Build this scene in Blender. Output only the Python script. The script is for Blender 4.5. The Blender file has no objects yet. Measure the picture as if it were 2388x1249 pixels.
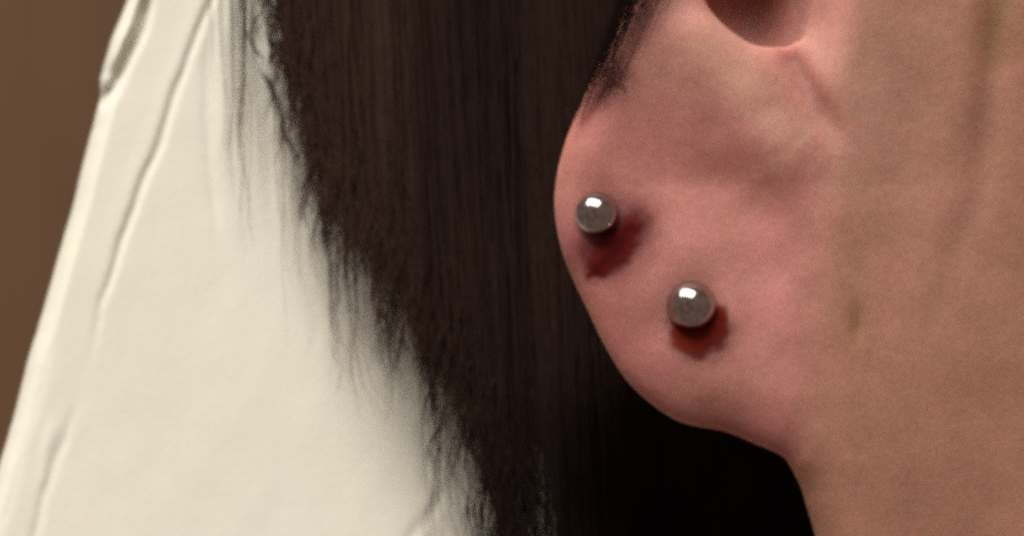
import bpy, math, random
import numpy as np
from mathutils import Vector, noise as mnoise

# ------------------------------------------------------------------ camera, world, lamp
S = bpy.context.scene
C = S.collection
rng = np.random.default_rng(7)
MM = 0.001
SC = 0.034            # millimetres per photograph pixel in the plane of the ear
DIST = 300.0          # camera to ear, mm

cam = bpy.data.cameras.new('camera'); camo = bpy.data.objects.new('camera', cam); C.objects.link(camo)
camo.location = (0, -DIST*MM, 0); camo.rotation_euler = (math.radians(90), 0, 0)
cam.sensor_width = 36; cam.lens = 36*DIST/(2388*SC)
cam.clip_start = 0.01; cam.clip_end = 50
cam.dof.use_dof = True; cam.dof.focus_distance = (DIST-9)*MM; cam.dof.aperture_fstop = 52
S.camera = camo

W = bpy.data.worlds.new('World'); S.world = W; W.use_nodes = True
bg = W.node_tree.nodes['Background']; bg.inputs[0].default_value = (0.21, 0.155, 0.125, 1); bg.inputs[1].default_value = 1.05
wt = W.node_tree; wn = wt.nodes.new('ShaderNodeTexNoise'); wn.inputs['Scale'].default_value = 2.2; wn.inputs['Detail'].default_value = 2
wc = wt.nodes.new('ShaderNodeTexCoord'); wt.links.new(wc.outputs['Generated'], wn.inputs['Vector'])
wr = wt.nodes.new('ShaderNodeMapRange'); wt.links.new(wn.outputs['Fac'], wr.inputs[0])     # dim room ambient, with noise added so the studs reflect uneven tones
for i_, v_ in zip((1, 2, 3, 4), (.35, .65, .72, 1.38)): wr.inputs[i_].default_value = v_
wt.links.new(wr.outputs[0], bg.inputs[1])

n = Vector((-0.17, -0.83, 0.53)).normalized(); v = Vector((0, -1, 0))
ld = (2*n.dot(v)*n - v).normalized()
L = bpy.data.lights.new('ceiling_lamp', 'AREA'); L.shape = 'RECTANGLE'; L.size = 1.60; L.size_y = 0.78
L.energy = 47.5; L.color = (1.0, 0.965, 0.88)
lo = bpy.data.objects.new('ceiling_lamp', L); C.objects.link(lo)
lo.location = ld*1.5; lo.rotation_euler = (-ld).to_track_quat('-Z', 'Y').to_euler()

S.view_settings.view_transform = 'Standard'; S.view_settings.look = 'None'
S.view_settings.exposure = 0; S.view_settings.gamma = 1
S.cycles.filter_width = 4.0
S.cycles.use_denoising = False
S.cycles.max_bounces = 8

# ------------------------------------------------------------------ helpers
def X(px): return (np.asarray(px, float)-1194)*SC
def Z(py): return (624.5-np.asarray(py, float))*SC
def P(px, py, y):                      # a point (mm) standing y mm behind the ear plane
    f = (DIST+np.asarray(y, float))/DIST
    return X(px)*f, np.asarray(y, float)+0*f, Z(py)*f
def interp(t, xs, ys): return np.interp(t, xs, ys)
def smooth(e0, e1, x):
    t = np.clip((x-e0)/(e1-e0), 0, 1); return t*t*(3-2*t)
def poly_dist(px, py, pts):            # distance to a polyline and position along it (0..1), photograph pixels
    best = np.full(np.broadcast(px, py).shape, 1e9); at = np.zeros_like(best)
    pts = np.array(pts, float); seg = np.hypot(*(pts[1:]-pts[:-1]).T); cum = np.r_[0, np.cumsum(seg)]
    for i in range(len(pts)-1):
        a, b = pts[i], pts[i+1]; d = b-a
        t = np.clip(((px-a[0])*d[0]+(py-a[1])*d[1])/(d@d), 0, 1)
        dd = np.hypot(px-a[0]-t*d[0], py-a[1]-t*d[1])
        m = dd < best; best = np.where(m, dd, best); at = np.where(m, (cum[i]+t*seg[i])/cum[-1], at)
    return best, at
def ridge(px, py, pts, sig, amp, fade=0.15, fade_end=None):
    d, t = poly_dist(px, py, pts); fe = fade if fade_end is None else fade_end
    w = np.exp(-(d/sig)**2)
    if fade > 0: w = w*smooth(-0.001, fade, t)
    if fe > 0: w = w*smooth(1.001, 1-fe, t)
    return amp*w
def blob(px, py, cx, cy, sx, sy, amp, rot=0):
    c, s_ = math.cos(rot), math.sin(rot)
    u = (px-cx)*c+(py-cy)*s_; w = -(px-cx)*s_+(py-cy)*c
    return amp*np.exp(-(u/sx)**2-(w/sy)**2)
def vnoise(x, y, z, seed=0):           # cheap smooth value noise, numpy
    xi, yi, zi = np.floor(x).astype(int), np.floor(y).astype(int), np.floor(z).astype(int)
    fx, fy, fz = x-xi, y-yi, z-zi
    fx, fy, fz = fx*fx*(3-2*fx), fy*fy*(3-2*fy), fz*fz*(3-2*fz)
    def h(a, b, c):
        q = (a*374761393+b*668265263+c*2147483647+seed*974711) & 0x7fffffff
        q = ((q ^ (q >> 13))*1274126177) & 0x7fffffff
        return ((q ^ (q >> 16)) & 0xffff)/65535.0
    r = 0
    for dx in (0, 1):
        for dy in (0, 1):
            for dz in (0, 1):
                r = r + h(xi+dx, yi+dy, zi+dz)*(fx if dx else 1-fx)*(fy if dy else 1-fy)*(fz if dz else 1-fz)
    return r*2-1
def link_mesh(name, verts, faces, mat, parent=None, smooth_shade=True):
    me = bpy.data.meshes.new(name)
    verts = np.asarray(verts, np.float32); faces = np.asarray(faces, np.int32)
    nv, nf, k = len(verts), len(faces), faces.shape[1]
    me.vertices.add(nv); me.vertices.foreach_set('co', (verts*MM).ravel())
    me.loops.add(nf*k); me.loops.foreach_set('vertex_index', faces.ravel())
    me.polygons.add(nf); me.polygons.foreach_set('loop_start', np.arange(0, nf*k, k, dtype=np.int32))
    me.polygons.foreach_set('loop_total', np.full(nf, k, np.int32))
    me.polygons.foreach_set('use_smooth', np.full(nf, smooth_shade))
    me.update(calc_edges=True); me.validate()
    me.materials.append(mat)
    o = bpy.data.objects.new(name, me); C.objects.link(o)
    if parent: o.parent = parent
    return o
def attr(o, name, vals):
    a = o.data.attributes.new(name, 'FLOAT', 'POINT'); a.data.foreach_set('value', np.asarray(vals, np.float32))
def grid_faces(nu, nv):
    i = np.arange(nu*nv).reshape(nu, nv)
    return np.stack([i[:-1, :-1], i[1:, :-1], i[1:, 1:], i[:-1, 1:]], -1).reshape(-1, 4)

class NT:
    def __init__(s, name):
        s.m = bpy.data.materials.new(name); s.m.use_nodes = True; s.t = s.m.node_tree; s.b = s.t.nodes['Principled BSDF']
    def n(s, t, **k):
        q = s.t.nodes.new(t)
        for a, b in k.items(): setattr(q, a, b)
        return q
    def l(s, a, b): s.t.links.new(a, b)
    def coord(s, scale=(1, 1, 1)):
        t = s.n('ShaderNodeTexCoord'); m = s.n('ShaderNodeMapping'); m.inputs['Scale'].default_value = scale
        s.l(t.outputs['Object'], m.inputs[0]); return m.outputs[0]
    def noise(s, vec, scale, detail=3, rough=0.5):
        q = s.n('ShaderNodeTexNoise'); q.inputs['Scale'].default_value = scale; q.inputs['Detail'].default_value = detail
        q.inputs['Roughness'].default_value = rough; s.l(vec, q.inputs['Vector']); return q.outputs['Fac']
    def rng(s, val, a, b, c=0., d=1.):
        q = s.n('ShaderNodeMapRange'); s.l(val, q.inputs[0])
        for i, z in zip((1, 2, 3, 4), (a, b, c, d)): q.inputs[i].default_value = z
        return q.outputs[0]
    def mix(s, fac, a, b, mode='MIX'):
        q = s.n('ShaderNodeMix', data_type='RGBA', blend_type=mode)
        for inp, z in ((q.inputs[0], fac), (q.inputs[6], a), (q.inputs[7], b)):
            if isinstance(z, (int, float)): inp.default_value = z
            elif isinstance(z, tuple): inp.default_value = (*z, 1)
            else: s.l(z, inp)
        return q.outputs[2]
    def attr(s, name):
        q = s.n('ShaderNodeAttribute'); q.attribute_name = name; return q.outputs['Fac']
    def bump(s, h, dist, strength=1.0, normal=None):
        q = s.n('ShaderNodeBump'); q.inputs['Distance'].default_value = dist; q.inputs['Strength'].default_value = strength
        s.l(h, q.inputs['Height'])
        if normal: s.l(normal, q.inputs['Normal'])
        return q.outputs[0]

# ------------------------------------------------------------------ materials
def skin_material():
    k = NT('skin'); co = k.coord()
    mott = k.noise(co, 260, 3); mid = k.noise(co, 900, 3, 0.6); fine = k.noise(co, 2600, 2, 0.6)
    tan = k.mix(k.rng(mott, .35, .65), (0.355, 0.193, 0.118), (0.395, 0.213, 0.135))
    pink = k.mix(k.rng(mott, .35, .65), (0.565, 0.235, 0.226), (0.62, 0.268, 0.255))
    c = k.mix(k.attr('pink'), tan, pink)
    c = k.mix(k.attr('pale_lit'), c, (0.63, 0.355, 0.285))
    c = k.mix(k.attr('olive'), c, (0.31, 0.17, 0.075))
    c = k.mix(k.attr('flush_shade'), c, (0.41, 0.125, 0.118))
    c = k.mix(k.attr('bruise'), c, (0.17, 0.030, 0.036))
    c = k.mix(k.attr('stain'), c, (0.11, 0.008, 0.005))
    spk = k.mix(k.rng(mid, .3, .7), (0.92, 0.91, 0.90), (1.0, 1.0, 1.0))
    c = k.mix(1.0, c, spk, 'MULTIPLY')
    spk = k.mix(k.rng(fine, .3, .7), (0.86, 0.85, 0.84), (1.0, 1.0, 1.0))
    c = k.mix(1.0, c, spk, 'MULTIPLY')
    k.l(c, k.b.inputs['Base Color'])
    k.b.inputs['Roughness'].default_value = 0.62
    k.b.inputs['Specular IOR Level'].default_value = 0.28
    k.b.inputs['Subsurface Weight'].default_value = 0.85
    k.b.inputs['Subsurface Radius'].default_value = (1.0, 0.32, 0.2)
    k.b.inputs['Subsurface Scale'].default_value = 0.0022
    b = k.bump(mid, 0.00009, 0.5); b = k.bump(fine, 0.00004, 0.5, b)
    k.l(b, k.b.inputs['Normal']); return k.m
def hair_material():
    k = NT('dark_brown_hair'); co = k.coord((1, 1, 0.12))
    st = k.noise(co, 700, 4, 0.65); big = k.noise(k.coord((1, 1, .35)), 60, 2)
    c = k.mix(k.rng(big, .4, .62), (0.0130, 0.0062, 0.0052), (0.024, 0.0112, 0.0072))
    c = k.mix(k.rng(st, .3, .7, 0, .6), c, (0.015, 0.0075, 0.0075))
    c = k.mix(k.attr('lit_left'), c, (0.066, 0.033, 0.025))
    k.l(c, k.b.inputs['Base Color']); k.b.inputs['Roughness'].default_value = 0.85
    k.b.inputs['Specular IOR Level'].default_value = 0.10
    k.l(k.bump(st, 0.0003, 0.3), k.b.inputs['Normal']); return k.m
def shirt_material():
    k = NT('cream_jersey'); co = k.coord()
    a = k.noise(co, 55, 3); f = k.noise(co, 1500, 3, .7); w = k.noise(k.coord((1, 1, .2)), 900, 3, .6)
    c = k.mix(k.rng(a, .35, .65), (0.695, 0.685, 0.595), (0.71, 0.685, 0.61))
    c = k.mix(k.rng(f, .3, .7, 0, .35), c, (0.65, 0.63, 0.545))
    k.l(c, k.b.inputs['Base Color']); k.b.inputs['Roughness'].default_value = 0.9
    k.b.inputs['Specular IOR Level'].default_value = 0.1
    k.b.inputs['Sheen Weight'].default_value = 0.1
    b = k.bump(f, 0.00012, .25); b = k.bump(w, 0.0001, .2, b); k.l(b, k.b.inputs['Normal']); return k.m
def wall_material():
    k = NT('brown_wood'); a = k.noise(k.coord((1, 1, .22)), 9, 4, .55); f = k.noise(k.coord((1, 1, .3)), 90, 3, .6)
    c = k.mix(k.rng(a, .32, .68), (0.052, 0.021, 0.006), (0.112, 0.052, 0.018))
    c = k.mix(k.rng(f, .35, .65, 0, .3), c, (0.11, 0.052, 0.020))
    k.l(c, k.b.inputs['Base Color']); k.b.inputs['Roughness'].default_value = .7; return k.m
def steel_material():
    k = NT('surgical_steel'); co = k.coord(); f = k.noise(co, 900, 3, .6)
    k.b.inputs['Metallic'].default_value = 1; k.b.inputs['Base Color'].default_value = (0.40, 0.345, 0.335, 1)
    k.l(k.rng(f, .3, .7, .13, .17), k.b.inputs['Roughness'])
    return k.m
def blood_material(name, c1, c2):
    k = NT(name); co = k.coord(); f = k.noise(co, 1500, 4, .6); th = k.attr('thickness')
    col = k.mix(k.rng(th, .25, .95), c2, c1); k.l(k.mix(k.rng(f, .3, .7, 0, .35), col, c2), k.b.inputs['Base Color'])
    m = k.n('ShaderNodeMath', operation='MULTIPLY_ADD'); k.l(k.rng(f, .3, .7, -.14, .14), m.inputs[0]); m.inputs[1].default_value = 1.; k.l(th, m.inputs[2])
    k.l(k.rng(m.outputs[0], .06, .62, 0, .98), k.b.inputs['Alpha'])
    k.b.inputs['Roughness'].default_value = .85; k.b.inputs['Specular IOR Level'].default_value = .06
    k.l(k.bump(f, .00012, .5), k.b.inputs['Normal']); return k.m
SKIN, HAIR, SHIRT, WALL, STEEL = skin_material(), hair_material(), shirt_material(), wall_material(), steel_material()
BLOOD_DARK = blood_material('dried_blood_dark', (0.045, 0.003, 0.003), (0.13, 0.012, 0.011))
BLOOD_RUST = blood_material('dried_blood_rust', (0.11, 0.008, 0.005), (0.16, 0.022, 0.013))

# ------------------------------------------------------------------ background wall
def wall():
    y = 620.; xs = np.linspace(-700, 700, 141); zs = np.linspace(-500, 500, 21)
    gx, gz = np.meshgrid(xs, zs, indexing='ij')
    gy = y + 1.5*vnoise(gx/90, gz/800, gx*0, 3)
    front = np.stack([gx, gy, gz], -1).reshape(-1, 3)
    back = front.copy(); back[:, 1] += 20
    f = grid_faces(141, 21); nv = len(front)
    idx = np.arange(nv).reshape(141, 21)
    rim = np.r_[idx[:, 0], idx[-1, 1:], idx[-2::-1, -1], idx[0, -2:0:-1]]
    nx = np.roll(rim, -1)
    side = np.stack([rim, rim+nv, nx+nv, nx], -1)
    o = link_mesh('wall', np.r_[front, back], np.r_[f[:, ::-1], f+nv, side], WALL)
    o['kind'] = 'structure'; o['label'] = 'blurred brown wall behind the cream shirt'
wall()

# ------------------------------------------------------------------ person
person = bpy.data.objects.new('person', None); C.objects.link(person)
person.location = (0, 0, 0); person.empty_display_size = 0.01
person['label'] = 'person seen close up by the ear lobe, dark hair over a cream shirt'
person['category'] = 'person'

def closed_smooth(pts, m=6):
    p = np.array(pts, float); out = []
    for i in range(len(p)):
        p0, p1, p2, p3 = p[i-1], p[i], p[(i+1) % len(p)], p[(i+2) % len(p)]
        for t in np.arange(m)/m:
            out.append(.5*((2*p1)+(-p0+p2)*t+(2*p0-5*p1+4*p2-p3)*t*t+(-p0+3*p1-3*p2+p3)*t**3))
    return np.array(out)
def sd_poly(x, z, pts):
    d = np.full(x.shape, 1e18); ins = np.zeros(x.shape, bool)
    for i in range(len(pts)):
        a, b = pts[i-1], pts[i]; e = b-a; wx, wz = x-a[0], z-a[1]
        t = np.clip((wx*e[0]+wz*e[1])/max(e@e, 1e-9), 0, 1)
        d = np.minimum(d, (wx-t*e[0])**2+(wz-t*e[1])**2)
        c = ((a[1] > z) != (b[1] > z)) & (x < (b[0]-a[0])*(z-a[1])/((b[1]-a[1]) if b[1] != a[1] else 1e-9)+a[0])
        ins ^= c
    d = np.sqrt(d); return np.where(ins, -d, d)

EAR = closed_smooth([(1885, 1098), (1830, 1064), (1760, 1034), (1690, 1006), (1590, 985), (1520, 942), (1460, 885), (1410, 805),
    (1370, 722), (1332, 642), (1305, 565), (1293, 480), (1300, 400), (1320, 325), (1352, 245), (1395, 150), (1440, 60), (1470, -60),
    (1475, -200), (1440, -400), (1420, -600), (1470, -800), (1620, -950), (1820, -990), (1990, -900), (2060, -740), (2050, -560),
    (2020, -400), (2010, -200), (2020, 100), (2040, 400), (2040, 800), (1990, 1080)])
EARP = np.stack([X(EAR[:, 0]), Z(EAR[:, 1])], -1)
FACE = np.array([(1868, 1040), (1876, 1110), (1886, 1180), (1908, 1260), (1960, 1420), (2030, 1700), (2080, 2100), (2080, 2700), (3400, 2700),
    (3400, -2200), (1960, -2200), (1900, -900), (1880, 0), (1868, 700)], float)
FACEP = np.stack([X(FACE[:, 0]), Z(FACE[:, 1])], -1)
STUDS = [(1392, 499), (1611, 712)]

def ear_relief(px, py):
    h = ridge(px, py, [(1590, -40), (1665, 150), (1735, 285), (1800, 370), (1890, 440), (1960, 470)], 88, 1.25, .2, .4)
    h = h-ridge(px, py, [(1815, 90), (1870, 175), (1915, 250), (1955, 320), (1985, 360)], 28, 1.0, .2, .4)
    h = h+blob(px, py, 1590, 380, 190, 120, -0.42, .3)
    h = h+ridge(px, py, [(1340, 420), (1400, 230), (1470, 90), (1500, -60)], 55, 0.5, .2, .2)
    h = h+blob(px, py, 1700, 800, 260, 200, .3)
    h = h+blob(px, py, 1440, 690, 70, 100, .25)
    for cx, cy in STUDS: h = h+blob(px, py, cx, cy, 105, 105, .35)+blob(px, py, cx, cy, 66, 66, -.95)
    # the rolled helix and the fold inside it, above the frame
    h = h+ridge(px, py, [(1500, -100), (1520, -300), (1490, -600), (1560, -800), (1750, -900), (1930, -820)], 45, 1.6, .15)
    h = h+ridge(px, py, [(1580, -180), (1600, -400), (1620, -620), (1720, -760)], 40, -1.2, .2)
    h = h+.10*vnoise(px/70, py/70, px*0, 11)
    return h
def face_depth(px, py):
    x = X(px)
    y = .75+0*x
    y = y+((x-47)/70)**2*18*(x > 47)-1.2*smooth(1950, 2388, px)
    y = y+(np.clip(py-1200, 0, None)*SC/60)**2*9
    y = y-blob(px, py, 1975, 90, 150, 210, .6, -.15)
    y = y-blob(px, py, 1900, 230, 60, 90, .5)
    y = y+blob(px, py, 2150, 250, 120, 420, .45, .15)
    y = y+ridge(px, py, [(2345, -120), (2322, 60), (2305, 250), (2290, 440), (2215, 640), (2140, 860)], 38, .5, .1, .75)
    y = y-ridge(px, py, [(2250, -100), (2245, 200), (2215, 420)], 60, .3, .2, .4)
    y = y+ridge(px, py, [(1780, 90), (1850, 165), (1905, 240), (1950, 325), (1985, 365)], 30, .8, .15, .4)
    y = y+blob(px, py, 1998, 760, 14, 40, .35)
    y = y-(np.clip((py-430)*SC, 0, 22)*.085+.55)*smooth(2350, 1950, px)
    y = y+.09*vnoise(px/120, py/120, px*0, 12)
    return y
def smin(a, b, k):
    h = np.clip(.5+.5*(b-a)/k, 0, 1); return b*(1-h)+a*h-k*h*(1-h)
def axis(lo, a, b, hi, fine, coarse):
    mid = np.arange(a, b, fine); out = [mid[0]]; st = fine
    left = []; p = a
    while p > lo: st = min(st*1.22, coarse); p -= st; left.append(p)
    right = []; p = mid[-1]; st = fine
    while p < hi: st = min(st*1.22, coarse); p += st; right.append(p)
    return np.r_[left[::-1], mid, right].astype(np.float32)

def body():
    ax = axis(-8, 1.0, 43, 72, .30, 2.2); ay = axis(-14, -4, 7, 66, .30, 2.4); az = axis(-62, -22.5, 22.5, 72, .30, 2.2)
    x2, z2 = np.meshgrid(ax, az, indexing='ij')
    px, py = x2/SC+1194, 624.5-z2/SC
    d_ear, d_face = sd_poly(x2, z2, EARP), sd_poly(x2, z2, FACEP)
    er, fy = ear_relief(px, py), face_depth(px, py)
    thick = 1.9+.2*smooth(300, 700, py)
    yc = 2.15-.5*smooth(1700, 1330, px)+1.6*smooth(1830, 2040, px)-np.clip((py-430)*SC, 0, 22)*.085-.25+ .6*smooth(0, -500, py)
    Y = ay[None, :, None]; e = lambda a: a[:, None, :].astype(np.float32)
    # pinna: a slab with rounded rim, relief only on the face that looks outward
    TR = 4.6; q1 = np.maximum(e(d_ear)+TR, 0)*e(thick)/TR; q2 = Y-e(yc)
    reli = e(er*smooth(0, -4.5, d_ear))
    ear = np.sqrt(q1*q1+q2*q2)-e(thick)-reli*(q2 < .5)
    # cheek, jaw and neck
    r = 3.6; a = e(d_face)+r+.32*np.maximum(Y-2.5, 0); b = e(fy)-Y+r
    face = np.minimum(np.maximum(a, b), 0)+np.sqrt(np.maximum(a, 0)**2+np.maximum(b, 0)**2)-r
    # the skull behind the ear
    skull = (np.sqrt(((e(x2)-50)/40)**2+((Y-48)/43)**2+((e(z2)-26)/46)**2)-1)*40
    skull = smin(skull, (np.sqrt(((e(x2)-21)/11.5)**2+((Y-14)/11.5)**2+((e(z2)-25)/17)**2)-1)*11.5, 3.0)
    neck = np.sqrt(((e(x2)-60)/25)**2+((Y-40)/30)**2)*25-25
    neck = np.maximum(neck, e(z2)+5)
    F = smin(ear, face, 2.4); F = smin(F, skull, 3.0); F = smin(F, neck, 6.0)
    # the hollow of the ear, opening upward
    rr = np.sqrt(np.maximum(((e(px)-1768)/140)**2+((e(py)+60)/160)**2-.34*(e(px)-1768)*(e(py)+60)/22400, 0)+.001)+e(.03*vnoise(px/60, py/60, px*0, 61))
    cc = np.maximum((rr-1-.10*smooth(0, 7, Y))*4.3, Y-7.5+5.6*smooth(1770, 1905, e(px))-2.5*(1-np.minimum(rr, 1.2)**2))
    kk = 1.7+2.4*smooth(1760, 1900, e(px)); F = -smin(-F, cc, kk)
    rr = np.sqrt(((e(px)-1700)/70)**2+((e(py)+560)/150)**2)      # the boat-shaped hollow higher up
    F = -smin(-F, np.maximum((rr-1)*2.4, Y-3.2), 1.6)
    # close the solid at the edges of the modelled region
    F[0], F[-1], F[:, 0], F[:, -1], F[:, :, 0], F[:, :, -1] = [1.0]*6
    # surface nets
    nx, ny, nz = F.shape
    ins = F < 0
    acc = np.zeros((nx-1, ny-1, nz-1, 3), np.float32); cnt = np.zeros((nx-1, ny-1, nz-1), np.float32)
    coords = [ax, ay, az]
    for axn in range(3):
        sl0 = [slice(None)]*3; sl1 = [slice(None)]*3; sl0[axn] = slice(0, -1); sl1[axn] = slice(1, None)
        f0, f1 = F[tuple(sl0)], F[tuple(sl1)]
        cr = (f0 < 0) != (f1 < 0); t = np.where(cr, f0/np.where(cr, f0-f1, 1), 0)
        ps = []
        for k in range(3):
            shp = [1, 1, 1]; shp[k] = -1
            if k == axn:
                c0 = coords[k][:-1].reshape(shp); c1 = coords[k][1:].reshape(shp); ps.append(c0+t*(c1-c0))
            else: ps.append(coords[k].reshape(shp)+0*t)
        o1, o2 = [k for k in range(3) if k != axn]
        for i in (0, 1):
            for j in (0, 1):
                sl = [slice(None)]*3
                sl[o1] = slice(i, f0.shape[o1]-1+i); sl[o2] = slice(j, f0.shape[o2]-1+j); sl = tuple(sl)
                m = cr[sl]; cnt += m
                for k in range(3): acc[..., k] += np.where(m, ps[k][sl], 0)
    act = cnt > 0; vid = np.full(act.shape, -1, np.int64); vid[act] = np.arange(act.sum())
    V = acc[act]/cnt[act][:, None]
    faces = []
    for axn in range(3):
        sl0 = [slice(1, -1)]*3; sl1 = [slice(1, -1)]*3; sl0[axn] = slice(0, -1); sl1[axn] = slice(1, None)
        a_, b_ = ins[tuple(sl0)], ins[tuple(sl1)]
        idx = np.argwhere(a_ != b_)
        if not len(idx): continue
        flip = a_[tuple(idx.T)]
        o1, o2 = (axn+1) % 3, (axn+2) % 3
        base = idx.copy()
        for k in range(3):
            if k != axn: base[:, k] += 1
        q = []
        for d1, d2 in ((-1, -1), (0, -1), (0, 0), (-1, 0)):
            c = base.copy(); c[:, o1] += d1; c[:, o2] += d2; q.append(vid[tuple(c.T)])
        q = np.stack(q, -1); q[~flip] = q[~flip][:, ::-1]; faces.append(q)
    Fc = np.concatenate(faces)
    o = link_mesh('body', V, Fc, SKIN, person)
    px, py = V[:, 0]/SC+1194, 624.5-V[:, 2]/SC
    nz_ = vnoise(px/90, py/90, px*0, 5); nf = vnoise(px/22, py/22, px*0, 6); nm = vnoise(px/45, py/45, px*0, 8)
    de = sd_poly(V[:, 0].astype(float), V[:, 2].astype(float), EARP)
    lobe = smooth(2020, 1850, px+.12*(py-600)+18*nz_)*smooth(.6, -.6, de)
    pink = lobe*(.80+.2*nz_)
    pink = np.maximum(pink, .34*smooth(2150, 2388, px-.12*py+40*nz_))
    pink = np.maximum(pink, .24+.14*smooth(.2, .9, vnoise(px/160, py/160, px*0, 21)))
    pink = np.where(py < 130, np.minimum(pink, .75+0*pink), pink)
    pale_lit = .85*ridge(px, py, [(1580, 20), (1690, 140), (1770, 250), (1880, 350)], 66, 1, .2, .05)+blob(px, py, 1965, 215, 85, 130, .6, -.4)+blob(px, py, 1950, 390, 50, 60, .4)+blob(px, py, 2040, 180, 150, 300, .4)+blob(px, py, 1590, 170, 150, 130, .3)  # highlight along the ear ridge painted in, with paler lobe and cheek patches
    pale_lit = np.clip(pale_lit, 0, 1)
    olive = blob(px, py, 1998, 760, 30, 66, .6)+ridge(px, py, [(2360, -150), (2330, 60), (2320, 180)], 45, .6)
    br = ridge(px, py, [(1465, 545), (1430, 585), (1375, 640)], 62, .95, 0, .3)+blob(px, py, 1350, 600, 50, 62, .6)
    br = br+blob(px, py, STUDS[0][0]-4, STUDS[0][1]+2, 80, 70, .4)+blob(px, py, STUDS[1][0], STUDS[1][1], 88, 80, .35)
    br = br+blob(px, py, 1470, 470, 70, 26, .25)+blob(px, py, 1622, 795, 72, 52, .45)+.14*smooth(-1.6, -.1, de)*lobe
    st = ridge(px, py, [(1486, 522), (1440, 570), (1396, 628)], 36, 1.25, 0, .3)*(.9+.3*nf)
    st = st+ridge(px, py, [(1694, 722), (1676, 778), (1620, 808), (1566, 784)], 30, 1.0, .2, .2)*(.85+.35*nf)
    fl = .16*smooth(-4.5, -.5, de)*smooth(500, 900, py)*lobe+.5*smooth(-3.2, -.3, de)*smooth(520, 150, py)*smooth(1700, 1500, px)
    fl = fl+.35*ridge(px, py, [(1820, 90), (1890, 205), (1945, 305), (1990, 360)], 32, 1, .1, .3)+blob(px, py, 1590, 380, 210, 100, .32, .3)+blob(px, py, 1420, 700, 60, 130, .3)  # shade of the groove and the dip painted in along with skin redness
    for nme, val in (('flush_shade', fl), ('pink', pink), ('pale_lit', pale_lit), ('olive', olive), ('bruise', br), ('stain', st)): attr(o, nme, np.clip(val, 0, 1))
    return o
BODY = body()

# ray helper: where the skin surface is at a photograph point
bpy.context.view_layer.update()
def skin_y(px, py):
    x, z = float(X(px)), float(Z(py))
    hit, loc, nor, _ = BODY.ray_cast(Vector((x*MM, -.05, z*MM)), Vector((0, 1, 0)))
    return (loc.y/MM, nor) if hit else (0., Vector((0, -1, 0)))

# ------------------------------------------------------------------ dried blood crusts
def crust(name, mat, pts, wid, hgt, seed, label):
    # a thin film of dried blood following the skin, thickest along a short path and thinning to nothing
    pts = np.array(pts, float); m = wid*1.5; st = 3.5
    xs = np.arange(pts[:, 0].min()-m, pts[:, 0].max()+m, st); ys = np.arange(pts[:, 1].min()-m, pts[:, 1].max()+m, st)
    gx, gy = np.meshgrid(xs, ys, indexing='ij')
    wx = gx+9*vnoise(gx/24, gy/24, gx*0, seed)+4*vnoise(gx/10, gy/10, gx*0, seed+1); wy = gy+9*vnoise(gx/24, gy/24, gx*0, seed+2)
    d, t = poly_dist(wx, wy, pts); w = wid*(.75+.35*np.sin(math.pi*t)+.2*vnoise(t*4, t*0, t*0, seed+3))
    th = np.exp(-(d/w)**2*1.3)*(1.05+.2*vnoise(gx/16, gy/16, gx*0, seed+4)); keep = th > .03
    V = np.zeros(gx.shape+(3,))
    for a in range(gx.shape[0]):
        for b in range(gx.shape[1]):
            if keep[a, b] or keep[max(a-1, 0):a+2, max(b-1, 0):b+2].any():
                V[a, b] = (float(X(gx[a, b])), skin_y(gx[a, b], gy[a, b])[0]-.03-hgt*th[a, b], float(Z(gy[a, b])))
    f = grid_faces(*gx.shape); f = f[keep.ravel()[f].any(1)]
    used, inv = np.unique(f, return_inverse=True)
    o = link_mesh(name, V.reshape(-1, 3)[used], inv.reshape(f.shape), mat, person)
    attr(o, 'thickness', np.clip(th.ravel()[used], 0, 1)); o['label'] = label; return o
crust('dried_blood', BLOOD_DARK, [(1470, 530), (1446, 562), (1424, 588), (1392, 626)], 36, .10, 3, 'dark red dried blood smear below the upper stud')
crust('dried_blood', BLOOD_RUST, [(1672, 738), (1656, 768), (1620, 785), (1586, 782)], 36, .12, 9, 'rusty crescent of dried blood below the lower stud')

# ------------------------------------------------------------------ ball studs
def ball_stud(px, py, R, label):
    y, nor = skin_y(px, py)
    prof = []                                           # (radius, along) from front pole to the post behind
    for k in range(33):
        a = math.pi*k/32*0.90; prof.append((R*math.sin(a), -R*math.cos(a)))
    prof += [(.62, R*.99), (.58, R*1.12), (.42, R*1.2), (.40, R+7.0), (.25, R+7.5)]
    nS = 64; V = [(0, -R, 0)]; 
    for r, a in prof[1:]:
        for k in range(nS): V.append((r*math.cos(2*math.pi*k/nS), a, r*math.sin(2*math.pi*k/nS)))
    V.append((0, R+7.6, 0)); n_ = len(prof)-1; last = len(V)-1
    me = bpy.data.meshes.new('ball_stud'); F = []
    for k in range(nS):
        k2 = (k+1) % nS; F.append((0, 1+k, 1+k2))
        for i in range(n_-1): F.append((1+i*nS+k, 1+(i+1)*nS+k, 1+(i+1)*nS+k2, 1+i*nS+k2))
        F.append((1+(n_-1)*nS+k, last, 1+(n_-1)*nS+k2))
    me.from_pydata([Vector(q)*MM for q in V], [], F); me.update()
    for p in me.polygons: p.use_smooth = True
    me.materials.append(STEEL)
    o = bpy.data.objects.new('ball_stud', me); C.objects.link(o)
    o.location = (float(X(px))*MM, (y-R*.36)*MM, float(Z(py))*MM)
    o['label'] = label; o['category'] = 'earring'; o['group'] = 'ball studs in the ear lobe'
    return o
ball_stud(STUDS[0][0], STUDS[0][1], 1.76, 'upper steel ball stud near the back edge of the lobe, above a dark blood smear')
ball_stud(STUDS[1][0], STUDS[1][1], 1.98, 'lower steel ball stud in the middle of the lobe, above a rusty blood crescent')

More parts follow.
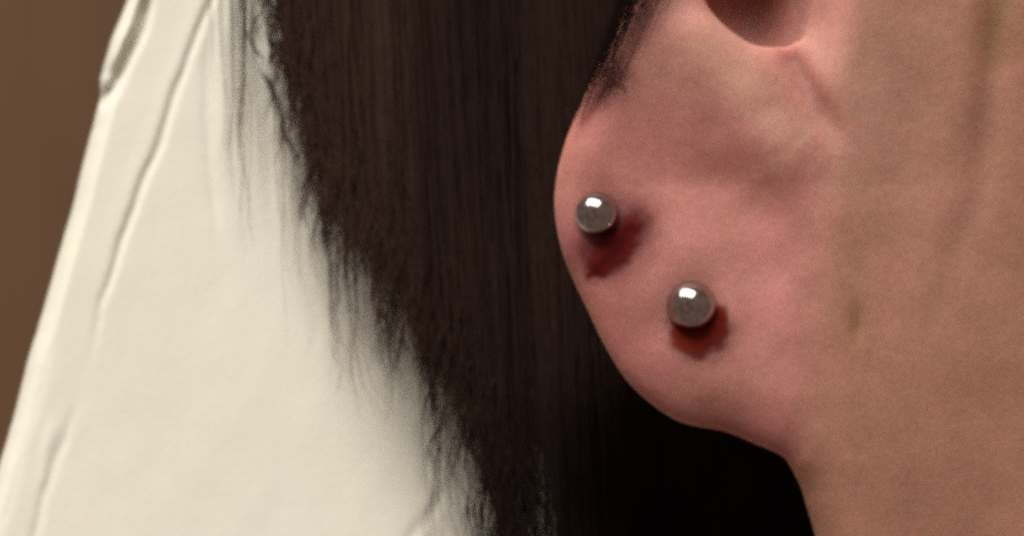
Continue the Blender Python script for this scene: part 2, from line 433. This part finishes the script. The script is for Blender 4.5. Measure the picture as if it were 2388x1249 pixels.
# ------------------------------------------------------------------ hair
BX = [560, 640, 680, 720, 780, 850, 930, 975, 1010, 1080, 1120, 1160, 1210, 1260, 1320]
BY = [-260, 20, 210, 320, 470, 560, 640, 780, 830, 910, 1040, 1210, 1320, 1480, 1800]
def bound_y(px): return np.interp(px, BX, BY)
def bound_x(py): return np.interp(py, BY, BX)
def tilt(py): return -(np.clip(py, -900, 2300)-400)*SC*.20
def hair_y(px, py):
    y = np.interp(px, [450, 640, 800, 1000, 1150, 1300, 1450, 1600, 1900, 2300], [45.5, 45, 43, 39, 32, 23, 17, 17, 24, 36])
    y = y+smooth(850, 1250, py)*np.interp(px, [1100, 1300, 1500, 1800, 2000], [0, 2, 10, 18, 18])
    y = y+tilt(py)*smooth(1500, 1000, px)
    return y
def tubes(P3, R, sides=3):                # P3 (N,M,3), R (N,M)
    N, M, _ = P3.shape
    T = np.gradient(P3, axis=1); T /= np.linalg.norm(T, axis=2, keepdims=True)+1e-9
    A = np.cross(T, np.array([0, 1., 0])); A /= np.linalg.norm(A, axis=2, keepdims=True)+1e-9
    B = np.cross(T, A); out = np.zeros((N, M, sides, 3))
    for k in range(sides):
        a = 2*math.pi*k/sides+.5; out[:, :, k] = P3+R[..., None]*(math.cos(a)*A+math.sin(a)*B)
    i = np.arange(N*M*sides).reshape(N, M, sides); j = np.roll(i, -1, axis=2)
    F = np.stack([i[:, :-1], i[:, 1:], j[:, 1:], j[:, :-1]], -1).reshape(-1, 4)
    return out.reshape(-1, 3), F
def strands(n, M, x0f, endf, curl, rad, front, seed, clumps=None, top=-900, drift=(20, 110), tip=.25, kink=0):
    g = np.random.default_rng(seed); P3 = np.zeros((n, M, 3)); R = np.zeros((n, M))
    cl = clumps or n
    cx = x0f(g, cl); ce = endf(g, cx); cd = g.uniform(*drift, cl); cph = g.uniform(0, 6.28, (cl, 3)); cy = g.uniform(0, front, cl)
    cc = curl*g.uniform(.3, 1.3, cl)
    k = g.integers(0, cl, n)
    sp = g.normal(0, 9 if clumps else 0, n); se = ce[k]+g.normal(0, 35 if clumps else 0, n)
    t = np.linspace(0, 1, M)**.8
    for i in range(n):
        c = k[i]; e = se[i]; py = top+(e-top)*t
        L_ = (py-top)
        w = np.clip((py-(e-420))/420, 0, 1)               # waviness grows toward the tip
        px = cx[c]-cd[c]*(e-py)/1200.+sp[i]*(1-.6*w)
        px = px+w*cc[c]*(np.sin(py/95+cph[c, 0])*.6+np.sin(py/43+cph[c, 1])*.35+g.normal(0, .12)*w)
        px = px+6*np.sin(py/210+cph[c, 2])+kink*w*w*np.sin(py/(17+5*math.sin(c))+cph[c, 1]+.5*i%3)*(.6+.4*math.cos(c*2.3))
        px = px+w**3*g.normal(0, 16)
        y = hair_y(px, py)-cy[c]*(.5+.5*math.cos(i))-.4*g.random()
        x_, y_, z_ = P(px, py, y); P3[i, :, 0], P3[i, :, 1], P3[i, :, 2] = x_, y_, z_
        R[i] = rad*g.uniform(.7, 1.3)*(1-(1-tip)*np.clip((t-.6)/.4, 0, 1)**1.5)
    return tubes(P3, R)
def hair():
    Vs, Fs, off = [], [], 0
    def add(v, f):
        nonlocal off
        Vs.append(v); Fs.append(f+off); off += len(v)
    # the dense body of the hair
    us = np.linspace(0, 1, 150); py = np.linspace(-1300, 2300, 240)
    U, PY = np.meshgrid(us, py, indexing='ij')
    left = bound_x(PY)+155+36*vnoise(PY/60, PY*0, PY*0, 31)+14*vnoise(PY/22, PY*0, PY*0, 35)
    PX = left+(2250-left)*U**1.3
    Yf = hair_y(PX, PY)+2.2+.8*vnoise(PX/34, PY/700, PX*0, 32)+.25*vnoise(PX/13, PY/500, PX*0, 33)
    Yf = Yf+1.0*(1-smooth(0, .05, U))
    x, y, z = P(PX, PY, Yf); front = np.stack([x, y, z], -1).reshape(-1, 3)
    x, y, z = P(PX, PY, np.maximum(Yf+2, 45.5+tilt(PY))); back = np.stack([x, y, z], -1).reshape(-1, 3)
    f = grid_faces(150, 240); nv = len(front); idx = np.arange(nv).reshape(150, 240)
    rim = np.r_[idx[:, 0], idx[-1, 1:], idx[-2::-1, -1], idx[0, -2:0:-1]]; nx = np.roll(rim, -1)
    add(np.r_[front, back], np.r_[f, f[:, ::-1]+nv, np.stack([rim, nx, nx+nv, rim+nv], -1)])
    # strands over the body of the hair
    add(*strands(2600, 26, lambda g, n: g.uniform(760, 1950, n), lambda g, x: np.minimum(bound_y(x-60), 1900)-g.uniform(-30, 260, len(x))*(x < 1150), 12, .05, .6, 1, 200))
    # frayed layered ends along the shirt
    def xs(g, n): return g.choice(np.r_[np.linspace(640, 1230, 200)], n)+g.normal(0, 14, n)
    add(*strands(1350, 64, xs, lambda g, x: bound_y(x-14)-abs(g.normal(0, 55, len(x)))+g.exponential(34, len(x)), 36, .068, 2.5, 2, 105, kink=19))
    add(*strands(1150, 64, xs, lambda g, x: bound_y(x)+g.exponential(105, len(x)), 46, .055, 4.0, 3, 150, tip=.15, kink=12))
    # short curled tufts along the frayed edge
    g = np.random.default_rng(21); M = 26; t = np.linspace(0, 1, M); A = []; Rr = []
    for i in range(420):
        py0 = g.uniform(-60, 1400); px0 = bound_x(py0+40)+g.normal(22, 36); L_ = g.uniform(60, 190); an = g.normal(.12, .2); am = g.uniform(3, 10); fq = g.uniform(3, 8); ph = g.uniform(0, 6.28)
        for j in range(g.integers(2, 6)):
            px = px0+math.sin(an)*L_*t+am*np.sin(fq*t+ph)*(t+.2)+g.normal(0, 5)+g.normal(0, 6)*t; py = py0+math.cos(an)*L_*t+.6*am*np.cos(fq*t+ph)*(t+.2)+g.normal(0, 8)
            A.append(np.stack(P(px, py, hair_y(px0, py0)-2.6-g.random()+0*t), -1)); Rr.append(g.uniform(.05, .085)*(1-.85*t**2)*np.clip(t*6+.3, 0, 1))
    add(*tubes(np.array(A), np.array(Rr)))
    # loose wisps lying on the shirt
    def xw(g, n): return g.uniform(470, 700, n)
    add(*strands(70, 44, xw, lambda g, x: 240+(x-470)*1.9+g.normal(0, 130, len(x)), 14, .034, 2.0, 4, 16, drift=(-10, 40), tip=.1))
    V = np.concatenate(Vs); F = np.concatenate(Fs); qx = V[:, 0]/(1+V[:, 1]/DIST)/SC+1194
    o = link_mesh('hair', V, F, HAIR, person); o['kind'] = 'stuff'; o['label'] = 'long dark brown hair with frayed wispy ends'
    attr(o, 'lit_left', np.clip(.55*smooth(1150, 820, qx+60*vnoise(qx/40, V[:, 2]/30, qx*0, 37)), 0, 1))  # lighter toward the left: shade behind the ear painted into the hair colour
hair()

# fine strands lying over the rim of the ear, where the hair is tucked behind it
def rim_hair():
    g = np.random.default_rng(12); M = 30; t = np.linspace(0, 1, M); A = []; Rr = []
    for i in range(700):                                # strands along the rim
        o = -42+g.exponential(30); q = g.uniform(.15, .78)
        px = np.interp(t*q, [0, .25, .5, .75, 1], [1570, 1500, 1425, 1358, 1306])+o*(1-.35*t)+5*np.sin(t*7+g.uniform(0, 6))
        py = np.interp(t*q, [0, .25, .5, .75, 1], [-330, -70, 130, 290, 440])+g.normal(0, 8)
        y = np.interp(t*q, [0, .5, .8, 1], [-2.2, -.9, 0, 1.6])+.5*g.random(); A.append(np.stack(P(px, py, y), -1)); Rr.append(.020*(1-.8*t**2))
    for i in range(110):                                # a small fuzzy curl that lies on the skin
        cx, cy = 1425+g.normal(0, 24), 190+g.normal(0, 26); an = g.uniform(0, 6.28); L_ = g.uniform(18, 48); cu = g.normal(0, 14)
        tt = t*2-1; px = cx+math.cos(an)*L_*tt-math.sin(an)*cu*tt*tt; py = cy+math.sin(an)*L_*tt+math.cos(an)*cu*tt*tt
        A.append(np.stack(P(px, py, -.35-.5*g.random()+0*t), -1)); Rr.append(.013*(1-.7*np.abs(tt)))
    v, f = tubes(np.array(A), np.array(Rr))
    o = link_mesh('hair_wisp', v, f, HAIR, person); o['kind'] = 'stuff'; o['label'] = 'fine dark wisps lying over the upper rim of the ear'
rim_hair()

# ------------------------------------------------------------------ shirt
def shirt():
    ey = np.array([-900, -500, -100, 0, 90, 185, 225, 400, 600, 820, 1080, 1300, 1900, 2300.]); ex = np.array([620, 455, 330, 298, 262, 236, 238, 190, 137, 72, 0, -65, -230, -330.])
    nu, nv_ = 420, 620
    py = np.linspace(-850, 2200, nv_); 
    u = np.r_[-np.linspace(1, 0, 30)[:-1], np.linspace(0, 1, nu-29)**1.25]
    U, PY = np.meshgrid(u, py, indexing='ij')
    edge = np.interp(PY, ey, ex)+3.0*vnoise(PY/120, PY*0, PY*0, 41)+.5*vnoise(PY/25, PY*0, PY*0, 42)
    wd = 1900-edge
    PX = np.where(U < 0, edge-U*55, edge+U*wd)
    d = PX-edge
    Rr = 45.; q = np.clip(1-d/Rr, 0, 1); y = 48+5.0*(1-np.sqrt(np.clip(1-q*q, 0, 1)))
    y = np.where(U < 0, 48+5.0+(-U)*26+5.0*np.sqrt(np.clip(1-np.clip(1-d/Rr, 0, 1)**2, 0, 1)), y)
    fr = (U >= 0)
    WX = PX+4*vnoise(PX/80, PY/70, PX*0, 51)+1*vnoise(PX/30, PY/24, PX*0, 52)
    def rd(*a, **k): return ridge(WX, PY, *a, **k)*fr
    h0 = (ridge(PX, PY, [(420, -300), (360, -120), (305, 0), (274, 90), (248, 180)], 22, 1.1, .1, .12)-ridge(PX, PY, [(352, -40), (325, 70), (290, 140), (262, 206), (236, 236)], 13, 1.5, .25, 0))*fr
    h = 0
    h = h-rd([(600, -300), (505, -20), (440, 130), (385, 300), (320, 460), (270, 600), (235, 720), (196, 900)], 10, 2.0, .05, .3)
    h = h+rd([(560, -250), (475, -10), (415, 140), (362, 300), (297, 460), (246, 600), (205, 740)], 20, .45, .05, .3)
    h = h-rd([(140, 640), (118, 760), (95, 880), (50, 1040), (10, 1190), (-40, 1300)], 14, 1.0, .3, .1)
    h = h+rd([(110, 700), (70, 880), (20, 1060), (-40, 1250)], 16, .8, .2, .1)
    h = h-rd([(190, 900), (150, 1020), (118, 1100), (92, 1180), (74, 1300)], 12, 1.1, .4, .1)
    h = h+rd([(130, 960), (108, 1060), (96, 1150)], 14, .7, .3, .2)
    h = h-rd([(495, 30), (484, 200), (490, 400), (512, 620)], 15, 1.0, .2, .3)
    h = h-rd([(560, -60), (552, 150), (550, 350), (556, 560)], 15, 1.0, .2, .3)
    h = h-rd([(600, -60), (612, 120), (625, 330), (640, 640)], 15, 1.1, .2, .4)
    h = h+rd([(525, 0), (520, 200), (522, 400)], 14, .6, .2, .3)
    h = h-rd([(660, 470), (700, 600), (740, 760), (720, 880)], 12, .6, .2, .4)
    h = h-rd([(1060, 1110), (1010, 1190), (960, 1249), (900, 1330)], 14, .8, .2, .3)
    h = h-rd([(985, 950), (990, 1050), (1000, 1170)], 14, .8, .3, .3)
    h = .145*h+h0+.12*vnoise(PX/260, PY/320, PX*0, 43)+.03*vnoise(PX/60, PY/90, PX*0, 44)
    y = y-np.where(fr, h, 0)+tilt(PY)
    x, yy, z = P(PX, PY, y); front = np.stack([x, yy, z], -1)
    # the cloth has thickness
    du = np.gradient(front, axis=0); dv = np.gradient(front, axis=1); N = np.cross(du, dv); N /= np.linalg.norm(N, axis=2, keepdims=True)+1e-9
    if N[nu//2, nv_//2, 1] < 0: N = -N
    back = (front+N*.6).reshape(-1, 3); front = front.reshape(-1, 3)
    f = grid_faces(nu, nv_); nv = len(front); idx = np.arange(nv).reshape(nu, nv_)
    rim = np.r_[idx[:, 0], idx[-1, 1:], idx[-2::-1, -1], idx[0, -2:0:-1]]; nx = np.roll(rim, -1)
    o = link_mesh('shirt', np.r_[front, back], np.r_[f, f[:, ::-1]+nv, np.stack([rim, nx, nx+nv, rim+nv], -1)], SHIRT, person)
    o['label'] = 'cream jersey shirt with soft creases along the sleeve edge'
shirt()
